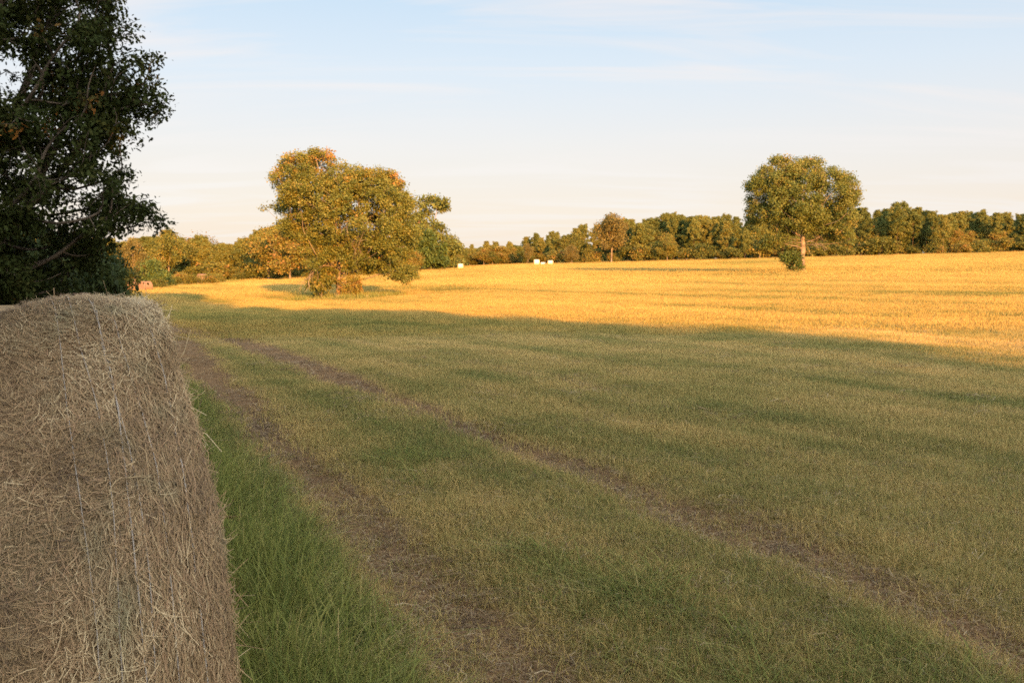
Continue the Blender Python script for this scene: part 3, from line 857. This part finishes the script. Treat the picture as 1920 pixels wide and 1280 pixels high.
# ------------------------------------------------------------------ stock trees for the woods
def pine_proto(h, seed, crown0=.38, width=.17, nbr=54, pt=1.0):
    r = np.random.default_rng(seed)
    zs = np.linspace(0, h, 14); lean = r.normal(0, .012 * h, 2)
    P = np.stack([lean[0] * (zs / h) ** 2 + .05 * np.sin(zs), lean[1] * (zs / h) ** 2, zs], 1)
    tv, tf = limb_mesh(P, np.arange(-1, 13), h * .0125 + .04, .02, 1.3, 1.0)
    # taper linearly
    parts = [(tv, tf[0])]; off = len(tv)
    cent, dirs, tin = [], [], []
    TV, TF = [tv], [tf[0]]
    for i in range(nbr):
        q = (i + r.uniform(0, 1)) / nbr; q = q ** .85
        z = h * (crown0 + (1 - crown0) * q)
        shape = min(1, (1 - q) * 1.25 + .06) ** pt * (.55 + .45 * min(1, q * 3.5)) * (1 + .25 * math.sin(i * 1.7))
        L = h * width * shape * r.uniform(.6, 1.2) + .25
        az = i * 2.4 + r.normal(0, .5)
        d = np.array([math.cos(az), math.sin(az), r.uniform(-.05, .45) + q * .5]); d /= np.linalg.norm(d)
        p0 = np.array([np.interp(z, zs, P[:, 0]), np.interp(z, zs, P[:, 1]), z])
        pts = np.array([p0 + d * L * t + np.array([0, 0, .14 * L * t * t]) for t in (0, .35, .7, 1)])
        v, f = limb_mesh(pts, np.arange(-1, 3), .012 * L + .02, .012, 1.0); TV.append(v); TF.append(f[0] + off); off += len(v)
        nc = int(3 + L * 2.0)
        for c in range(nc):
            t = r.uniform(.4, 1.08); c0 = p0 + d * L * t + np.array([0, 0, .14 * L * t * t]) + r.normal(0, .16 * L * .5 + .1, 3) * np.array([1, 1, .6])
            cent.append(c0); dirs.append(d * .5 + np.array([0, 0, .5])); tin.append(np.clip(r.normal(.5, .17), 0, 1))
    for i in range(5):            # dead stubs under the crown
        z = h * r.uniform(.14, crown0); az = r.uniform(0, 6.28); L = r.uniform(.5, 1.6)
        p0 = np.array([0, 0, z]); d = np.array([math.cos(az), math.sin(az), .1])
        v, f = limb_mesh(np.array([p0, p0 + d * L * .5, p0 + d * L]), np.arange(-1, 2), .035, .012, 1.0); TV.append(v); TF.append(f[0] + off); off += len(v)
    n = 46; cent = np.repeat(np.array(cent), n, 0); dirs = np.repeat(np.array(dirs), n, 0); tin = np.repeat(np.array(tin), n)
    v, f, t = leaves(cent + rng.normal(size=cent.shape) * .22, .42, RHOMB * np.array([1, .55]), np.clip(tin + rng.normal(0, .08, len(tin)), 0, 1), .2, dirs, 1.3)
    return mesh('trunk', np.concatenate(TV), [np.concatenate(TF)], BARKP, smooth=True), mesh('crown', v, [f], PINE, t)

def decid_proto(h, w, seed, leafmat, barkmat, natt=230, nleaf=44, lsize=.30, sigma=.48, low=.12, trunk=.3):
    global rng
    keep = rng; rng = np.random.default_rng(seed)
    lob = []
    for i in range(9):
        a = i / 9 * 6.283; rr = w * .5 * rng.uniform(.3, .75); z = h * rng.uniform(low + .15, .82)
        lob.append((rr * math.cos(a), rr * math.sin(a), z, w * rng.uniform(.16, .28)))
    lob.append((0, 0, h * .82, w * .22))
    pts = []
    while len(pts) < natt:
        l = lob[rng.integers(len(lob))]; d = rand_unit(1)[0] * l[3] * rng.uniform(.4, 1) ** .5
        p = np.array([l[0], l[1], l[2]]) + d * np.array([1, 1, .85])
        if h * low < p[2] < h: pts.append(p)
    A = np.array(pts); nt = max(3, int(h * trunk / .6))
    P, par = colonize(A, [(0.06 * math.sin(i), 0, h * trunk * i / nt) for i in range(nt + 1)], .6, .8)
    tv, tf = limb_mesh(P, par, h * .012 + .03, .012)
    cl = np.repeat(np.arange(natt), nleaf); ct = np.clip(rng.normal(.42, .16, natt), 0, 1)
    cent = A[cl] + rng.normal(size=(len(cl), 3)) * sigma * np.array([1, 1, .7])
    cent[:, 2] = np.maximum(cent[:, 2], .1)
    v, f, t = leaves(cent, lsize, RHOMB, np.clip(ct[cl] + rng.normal(0, .1, len(cl)), 0, 1))
    res = mesh('trunk', tv, tf, barkmat, smooth=True), mesh('crown', v, [f], leafmat, t)
    rng = keep
    return res

PINES = [pine_proto(16, 100 + i, c, w, b, p) for i, (c, w, b, p) in enumerate([(.42, .15, 50, .5), (.28, .18, 58, .8), (.50, .16, 44, .4), (.20, .19, 62, .7), (.36, .20, 54, .5), (.55, .17, 40, .55)])]
DECS = [decid_proto(10, 8.5, 200 + i, DECID, BARK) for i in range(5)]
RUST = [decid_proto(10, 7.5, 300 + i, RUSTY, BARK, 230, 44, .26, .46, .1, .3) for i in range(2)]
DARKSHRUB = leaf_mat('shaded_thicket_leaves', [(0, (.014, .022, .006)), (.6, (.028, .038, .010)), (1, (.05, .052, .014))], .2, .12)  # darker copy of the shrub leaves, thicket shade put into the colour
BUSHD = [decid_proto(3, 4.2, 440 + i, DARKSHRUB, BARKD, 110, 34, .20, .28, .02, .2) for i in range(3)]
BUSH = [decid_proto(3, 4.2, 400 + i, SHRUB, BARKD, 110, 26, .22, .28, .02, .2) for i in range(3)]
LOWB = [decid_proto(4, 5.0, 420 + i, DECID, BARK, 110, 22, .30, .36, .02, .2) for i in range(3)]
SPARSE = [decid_proto(10, 5.5, 500 + i, RUSTY, BARK, 90, 7, .30, .5, .3, .45) for i in range(2)]

def plant(kind, protos, i, px, D, hpx, base_h, name, label, cat, group=None, rz=None, wide=1.0, y_top=None, loc=None):
    if loc is None:
        x = (px - 960) / F * D; loc = (x, D, gz(x, D) - .08)
    if y_top is not None:
        by = pix_y(loc[2], D); hpx = max(8, by - y_top)
    s = hpx * D / F / base_h
    t = empty(name, loc, label, cat, group, rng.uniform(0, 6.28) if rz is None else rz)
    t.scale = (s * wide, s * wide, s)
    tm, cm = protos[i % len(protos)]
    obj('trunk', tm, t); obj('crown', cm, t)
    return t

def profile(px, tab):
    return float(np.interp(px, [a for a, _ in tab], [b for _, b in tab]))
TOPS = [(840, 478), (870, 466), (900, 460), (950, 455), (990, 456), (1015, 446), (1030, 440), (1065, 440), (1085, 430), (1110, 422), (1200, 416), (1225, 410), (1260, 405), (1300, 412),
        (1340, 407), (1400, 412), (1440, 408), (1600, 402), (1645, 396), (1700, 397), (1740, 402), (1800, 404), (1860, 402), (1920, 403), (2200, 398)]

def woods():
    # ---- the pine wood on the rise: one row at the edge, two behind it
    def row(x0, x1, stepx, D0, dy, jit, pick, lab):
        px = x0; k = 0
        while px < x1:
            D = D0 + rng.uniform(-6, 6); p = px + rng.uniform(-.35, .35) * stepx
            yt = profile(p, TOPS) + dy + rng.normal(0, jit) * 1.5
            kind = pick(p)
            if kind == 'pine': plant('p', PINES, rng.integers(6), p, D, 0, 16, 'pine_tree', lab[0], 'pine tree', lab[1], y_top=yt, wide=rng.uniform(.9, 1.25))
            elif kind == 'dec': plant('d', DECS, rng.integers(5), p, D, 0, 10, 'leafy_tree', lab[2], 'tree', lab[3], y_top=yt + (rng.uniform(10, 34) if p > 1100 else rng.uniform(-1, 8)), wide=rng.uniform(.95, 1.25) * (1.35 if p < 1100 else 1))
            px += stepx * rng.uniform(.8, 1.2); k += 1
    hi = ('tall dark green pine in the solid row at the top of the field', 'pines along the top of the field',
          'leafy olive green tree among the pines at the top of the field', 'leafy trees among the pines')
    lo = ('short pine in the low distant wood behind the white bales', 'low distant pines behind the white bales',
          'yellow green leafy tree in the low distant wood behind the white bales', 'low distant leafy trees behind the white bales')
    bk = ('tall pine rising behind the front row at the top of the field', 'pines behind the front row', hi[2], hi[3])
    row(1180, 2140, 15, 322, 4, 3, lambda p: 'pine' if rng.uniform() < .84 else 'dec', hi)
    row(1170, 2140, 17, 338, 1, 3, lambda p: 'pine', bk)
    row(1180, 2140, 24, 356, 3, 3, lambda p: 'pine', bk)
    row(868, 1090, 17, 392, 6, 3, lambda p: 'dec' if p < 960 else ('pine' if rng.uniform() < .6 else 'dec'), lo)
    row(850, 1190, 19, 412, 0, 3, lambda p: 'pine', lo)
    # low leafy trees along the foot of the pines
    for p in np.arange(1040, 2120, 27):
        q = p + rng.uniform(-12, 12); D = 312 + rng.uniform(-5, 4)
        plant('l', LOWB, rng.integers(3), q, D, rng.uniform(15, 36), 4, 'leafy_shrub', 'low yellow green leafy shrub at the foot of the pine row', 'shrub', 'shrubs at the foot of the pine row', wide=rng.uniform(1.0, 1.5))
    # ---- trees that stand out along the wood
    plant('b', RUST, 0, 1146, 306, 0, 10, 'leafy_tree', 'tall bronze tinted leafy tree rising before the pines, beyond the shadow', 'tree', y_top=398, wide=.98)
    plant('b', RUST, 1, 1072, 300, 0, 10, 'leafy_tree', 'short bronze leafy tree just past the white bale cluster', 'tree', y_top=458, wide=1.1)
    plant('b', RUST, 0, 990, 372, 0, 10, 'leafy_tree', 'reddish brown bare looking tree behind the white bale cluster', 'tree', y_top=455, wide=.6)
    plant('b', DECS, 2, 1250, 304, 0, 10, 'leafy_tree', 'bright yellow green leafy tree in front of the pines', 'tree', y_top=444, wide=1.1)
    plant('b', PINES, 3, 1395, 308, 0, 16, 'pine_tree', 'pine showing its pale bare trunk beside the round headed oak', 'pine tree', y_top=432)
    plant('b', PINES, 2, 1678, 309, 0, 16, 'pine_tree', 'pine with a pale bare trunk and dead side limb at the field edge', 'pine tree', y_top=394)
    plant('b', PINES, 0, 1765, 307, 0, 16, 'pine_tree', 'slim pine with long straight pale trunk at the field edge', 'pine tree', y_top=408)
    # ---- tall pine and dark cedar right behind the golden oak
    t, _ = outlined_tree('pine_tree', 'tall irregular pine rising behind the golden oak', 'pine tree', (806, 503), 285,
                         [(742, 420), (755, 380), (785, 368), (812, 366), (836, 372), (850, 378), (849, 396), (832, 398), (824, 406), (838, 418), (846, 434), (862, 448), (874, 470), (872, 500), (760, 500)],
                         PINE, BARKP, 620, 30, .6, .62, 5.5, 9, .30, RHOMB, .8, 1.0, rc=1.7)
    t, _ = outlined_tree('cedar_tree', 'dense dark green cone shaped cedar below the tall irregular pine', 'cedar tree', (804, 506), 268,
                         [(768, 502), (772, 476), (784, 454), (798, 436), (806, 430), (820, 444), (836, 464), (842, 488), (842, 502)],
                         SHRUB, BARKD, 330, 40, .5, .5, 4.2, 2, .2, RHOMB, .8, 1.0, inset=.3, rc=1.2)
    # ---- the nearer wood closing the far end of the track
    LT = [(150, 440), (230, 452), (262, 446), (300, 440), (318, 432), (345, 445), (380, 446), (420, 456), (455, 452), (470, 438), (520, 428), (560, 420), (640, 430), (760, 450)]
    for D, st, dy in ((232, 24, 4), (252, 22, 0), (276, 24, 2)):
        px = 60
        while px < 770:
            p = px + rng.uniform(-8, 8); yt = profile(p, LT) + dy + abs(rng.normal(0, 4))
            if rng.uniform() < .35:
                plant('d', DECS, rng.integers(5), p, D + rng.uniform(-6, 6), 0, 10, 'leafy_tree', 'golden green leafy tree in the wood at the far end of the track', 'tree', 'leafy trees at the far end of the track', y_top=yt, wide=rng.uniform(1.0, 1.35))
            else:
                plant('p', PINES, [1, 3, 4][rng.integers(3)], p, D + rng.uniform(-6, 6), 0, 16, 'pine_tree', 'bushy golden green pine in the wood at the far end of the track', 'pine tree', 'pines at the far end of the track', y_top=yt, wide=rng.uniform(1.2, 1.6))
            px += st * rng.uniform(.8, 1.2)
    plant('s', SPARSE, 0, 372, 266, 0, 10, 'leafy_tree', 'thin pinkish half bare tree poking above the wood past the pink bales', 'tree', y_top=424, wide=1.2)
    plant('s', SPARSE, 1, 394, 268, 0, 10, 'leafy_tree', 'smaller half bare tree beside the thin pinkish one', 'tree', y_top=434, wide=.9)
    plant('s', DECS, 3, 318, 214, 0, 10, 'leafy_tree', 'bright round topped tree next to the thin pinkish one', 'tree', y_top=430, wide=.8)
    plant('s', RUST, 1, 254, 196, 0, 10, 'leafy_tree', 'yellow leafed tree with a pale trunk behind the pair of pink bales', 'tree', y_top=444, wide=.8)
    plant('s', DECS, 1, 505, 214, 0, 10, 'leafy_tree', 'broad leafy tree touching the outline of the golden oak', 'tree', y_top=424, wide=1.1)
    plant('s', DECS, 4, 545, 205, 0, 10, 'leafy_tree', 'broad olive tree partly hidden by the golden oak', 'tree', y_top=420, wide=1.1)
    for p in np.arange(225, 770, 19):
        q = p + rng.uniform(-8, 8)
        plant('l', LOWB, rng.integers(3), q, 222 + rng.uniform(-5, 5), rng.uniform(16, 40), 4, 'leafy_shrub', 'low golden shrub along the foot of the wood past the track', 'shrub', 'shrubs along the foot of the far wood', wide=rng.uniform(1.1, 1.6))
    # ---- shrubs
    plant('s', BUSH, 0, 290, 170, 0, 3, 'leafy_shrub', 'tall dark rounded shrub beside the pair of pink bales', 'shrub', y_top=488, wide=.7)
    plant('s', BUSH, 1, 312, 176, 0, 3, 'leafy_shrub', 'smaller dark shrub leaning on the tall rounded one', 'shrub', y_top=508, wide=.9)
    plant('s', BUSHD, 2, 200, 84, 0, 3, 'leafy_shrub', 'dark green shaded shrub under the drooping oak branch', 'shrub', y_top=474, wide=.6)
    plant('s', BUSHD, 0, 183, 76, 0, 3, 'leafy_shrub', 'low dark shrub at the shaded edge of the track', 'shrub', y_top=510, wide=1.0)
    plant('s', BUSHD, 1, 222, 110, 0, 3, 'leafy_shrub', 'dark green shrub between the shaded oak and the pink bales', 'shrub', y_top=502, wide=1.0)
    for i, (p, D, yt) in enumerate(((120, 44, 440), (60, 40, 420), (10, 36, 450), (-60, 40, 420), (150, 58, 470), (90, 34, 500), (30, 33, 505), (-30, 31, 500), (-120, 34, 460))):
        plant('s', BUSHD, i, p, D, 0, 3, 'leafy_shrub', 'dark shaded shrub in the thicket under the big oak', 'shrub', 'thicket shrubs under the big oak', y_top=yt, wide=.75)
    for i, (p, D, yt) in enumerate(((340, 190, 512), (362, 186, 516), (392, 188, 512), (410, 196, 514), (330, 182, 520), (300, 168, 522))):
        plant('s', LOWB, i, p, D, 0, 4, 'leafy_shrub', 'low sunlit weed clump around the lone pink bale', 'shrub', 'weed clumps around the lone pink bale', y_top=yt, wide=1.3)
    # shrubs at the feet of the two field oaks
    plant('s', LOWB, 0, 604, 79.6, 0, 4, 'leafy_shrub', 'leafy sprouts crowding the foot of the golden oak on its shadow side', 'shrub', y_top=503, wide=.8)
    plant('s', LOWB, 2, 656, 79.4, 0, 4, 'leafy_shrub', 'smaller leafy sprouts close against the golden oak trunk', 'shrub', y_top=513, wide=.7)
    plant('s', BUSH, 2, 1482, 114.6, 0, 3, 'leafy_shrub', 'small bright green bush against the round headed oak trunk', 'shrub', y_top=470, wide=.85)
    # ---- the tree row on this side, behind the camera, whose shade lies over the foreground
    for i, (x, y, s, rz) in enumerate(SHADE):
        s *= .925
        c = copy_tree(dk); c.location = (x, y, gz(x, y)); c.rotation_euler = (0, 0, rz); c.scale = (s, s, s)
        c['label'] = 'tall oak of the row along the track, out of the picture'; c['group'] = 'oaks of the row along the track'
SHADE = [(-9.6, 3.5, 1.42, 5.0), (-6.5, -7, 1.2, 1.3), (.5, -16, 1.22, .4), (5, -20, 1.08, 2.2), (11, -27, 1.05, 4.0), (18, -40, 1.12, 5.1), (26.5, -54, 1.08, .9), (35.5, -68, 1.12, 2.9), (-15, 4, .95, 3.6), (45, -85, 1.1, 1.9)]
woods()

def join_meshes(a, b):
    def rd(me):
        v = np.empty(len(me.vertices) * 3, np.float32); me.vertices.foreach_get('co', v)
        li = np.empty(len(me.loops), np.int32); me.loops.foreach_get('vertex_index', li)
        k = me.polygons[0].loop_total
        return v.reshape(-1, 3), li.reshape(-1, k)
    v1, f1 = rd(a); v2, f2 = rd(b)
    t = np.empty(len(v2), np.float32); b.attributes['tint'].data.foreach_get('value', t)
    return mesh('woodland_tree', np.concatenate([v1, v2]), [f1, f2 + len(v1)], [a.materials[0], b.materials[0]],
                np.concatenate([np.zeros(len(v1)), t]), mat_idx=np.concatenate([np.zeros(len(f1)), np.ones(len(f2))]))

def woodland():
    pcol = bpy.data.collections.new('woodland_pines'); dcol = bpy.data.collections.new('woodland_leafy')
    for (a, b), c in [(p, pcol) for p in PINES] + [(d, dcol) for d in DECS + LOWB]:
        c.objects.link(bpy.data.objects.new('woodland_tree', join_meshes(a, b)))
    def mass(nm, lab, n, x0, x1, d0, d1, col, s0, s1):
        p = rng.uniform(x0, x1, n); D = rng.uniform(d0, d1, n)
        o = scatter(nm, lab, (p - 960) / F * D, D, rng.uniform(s0, s1, n), col, np.zeros(n)); o['category'] = 'wood'
    mass('woodland', 'solid mass of pines deep in the wood at the top of the field', 420, 1190, 2300, 368, 460, pcol, .72, .86)
    mass('woodland', 'leafy undergrowth deep in the wood at the top of the field', 420, 1180, 2300, 350, 430, dcol, .45, .8)
    mass('woodland', 'solid mass of low trees in the distant wood behind the white bales', 300, 830, 1200, 418, 500, pcol, .5, .58)
    mass('woodland', 'leafy undergrowth in the distant wood behind the white bales', 260, 830, 1200, 405, 460, dcol, .5, .8)
    mass('woodland', 'solid mass of trees deep in the wood past the end of the track', 300, -200, 860, 285, 380, dcol, .8, 1.1)
woodland()

# weeds round the oak's foot
def weeds():
    pr = proto_set('tall_weeds', [lambda: blades(40, .5, .25, .75, .03, .45, 2)] * 4, G_LUSH)
    n = 210; a = rng.uniform(0, 6.28, n); r = 4.2 * np.sqrt(rng.uniform(0, 1, n))
    ox, oy = (635 - 960) / F * 80, 80
    o = scatter('tall_weeds', 'uncut yellow green weeds round the foot of the golden oak', ox + .6 + r * np.cos(a) * 1.15, oy + r * np.sin(a) * .8, rng.uniform(.6, 1.1, n), pr, np.ones(n))
    n = 60; a = rng.uniform(0, 6.28, n); r = 2.6 * np.sqrt(rng.uniform(0, 1, n)); ox, oy = (1503 - 960) / F * 115, 115
    scatter('tall_weeds', 'thin uncut weeds round the pale trunk of the round headed oak', ox + r * np.cos(a), oy + r * np.sin(a), rng.uniform(.5, 1.0, n), pr, np.ones(n))
    n = 900; p = rng.uniform(150, 480, n); D = rng.uniform(150, 215, n) ; x = (p - 960) / F * D
    k = D > np.interp(p, [150, 230, 330, 420, 480], [120, 160, 176, 196, 214]); 
    scatter('tall_weeds', 'rough uncut grass along the foot of the far wood', x[k], D[k], rng.uniform(.8, 1.6, k.sum()), pr, np.ones(k.sum()))
weeds()
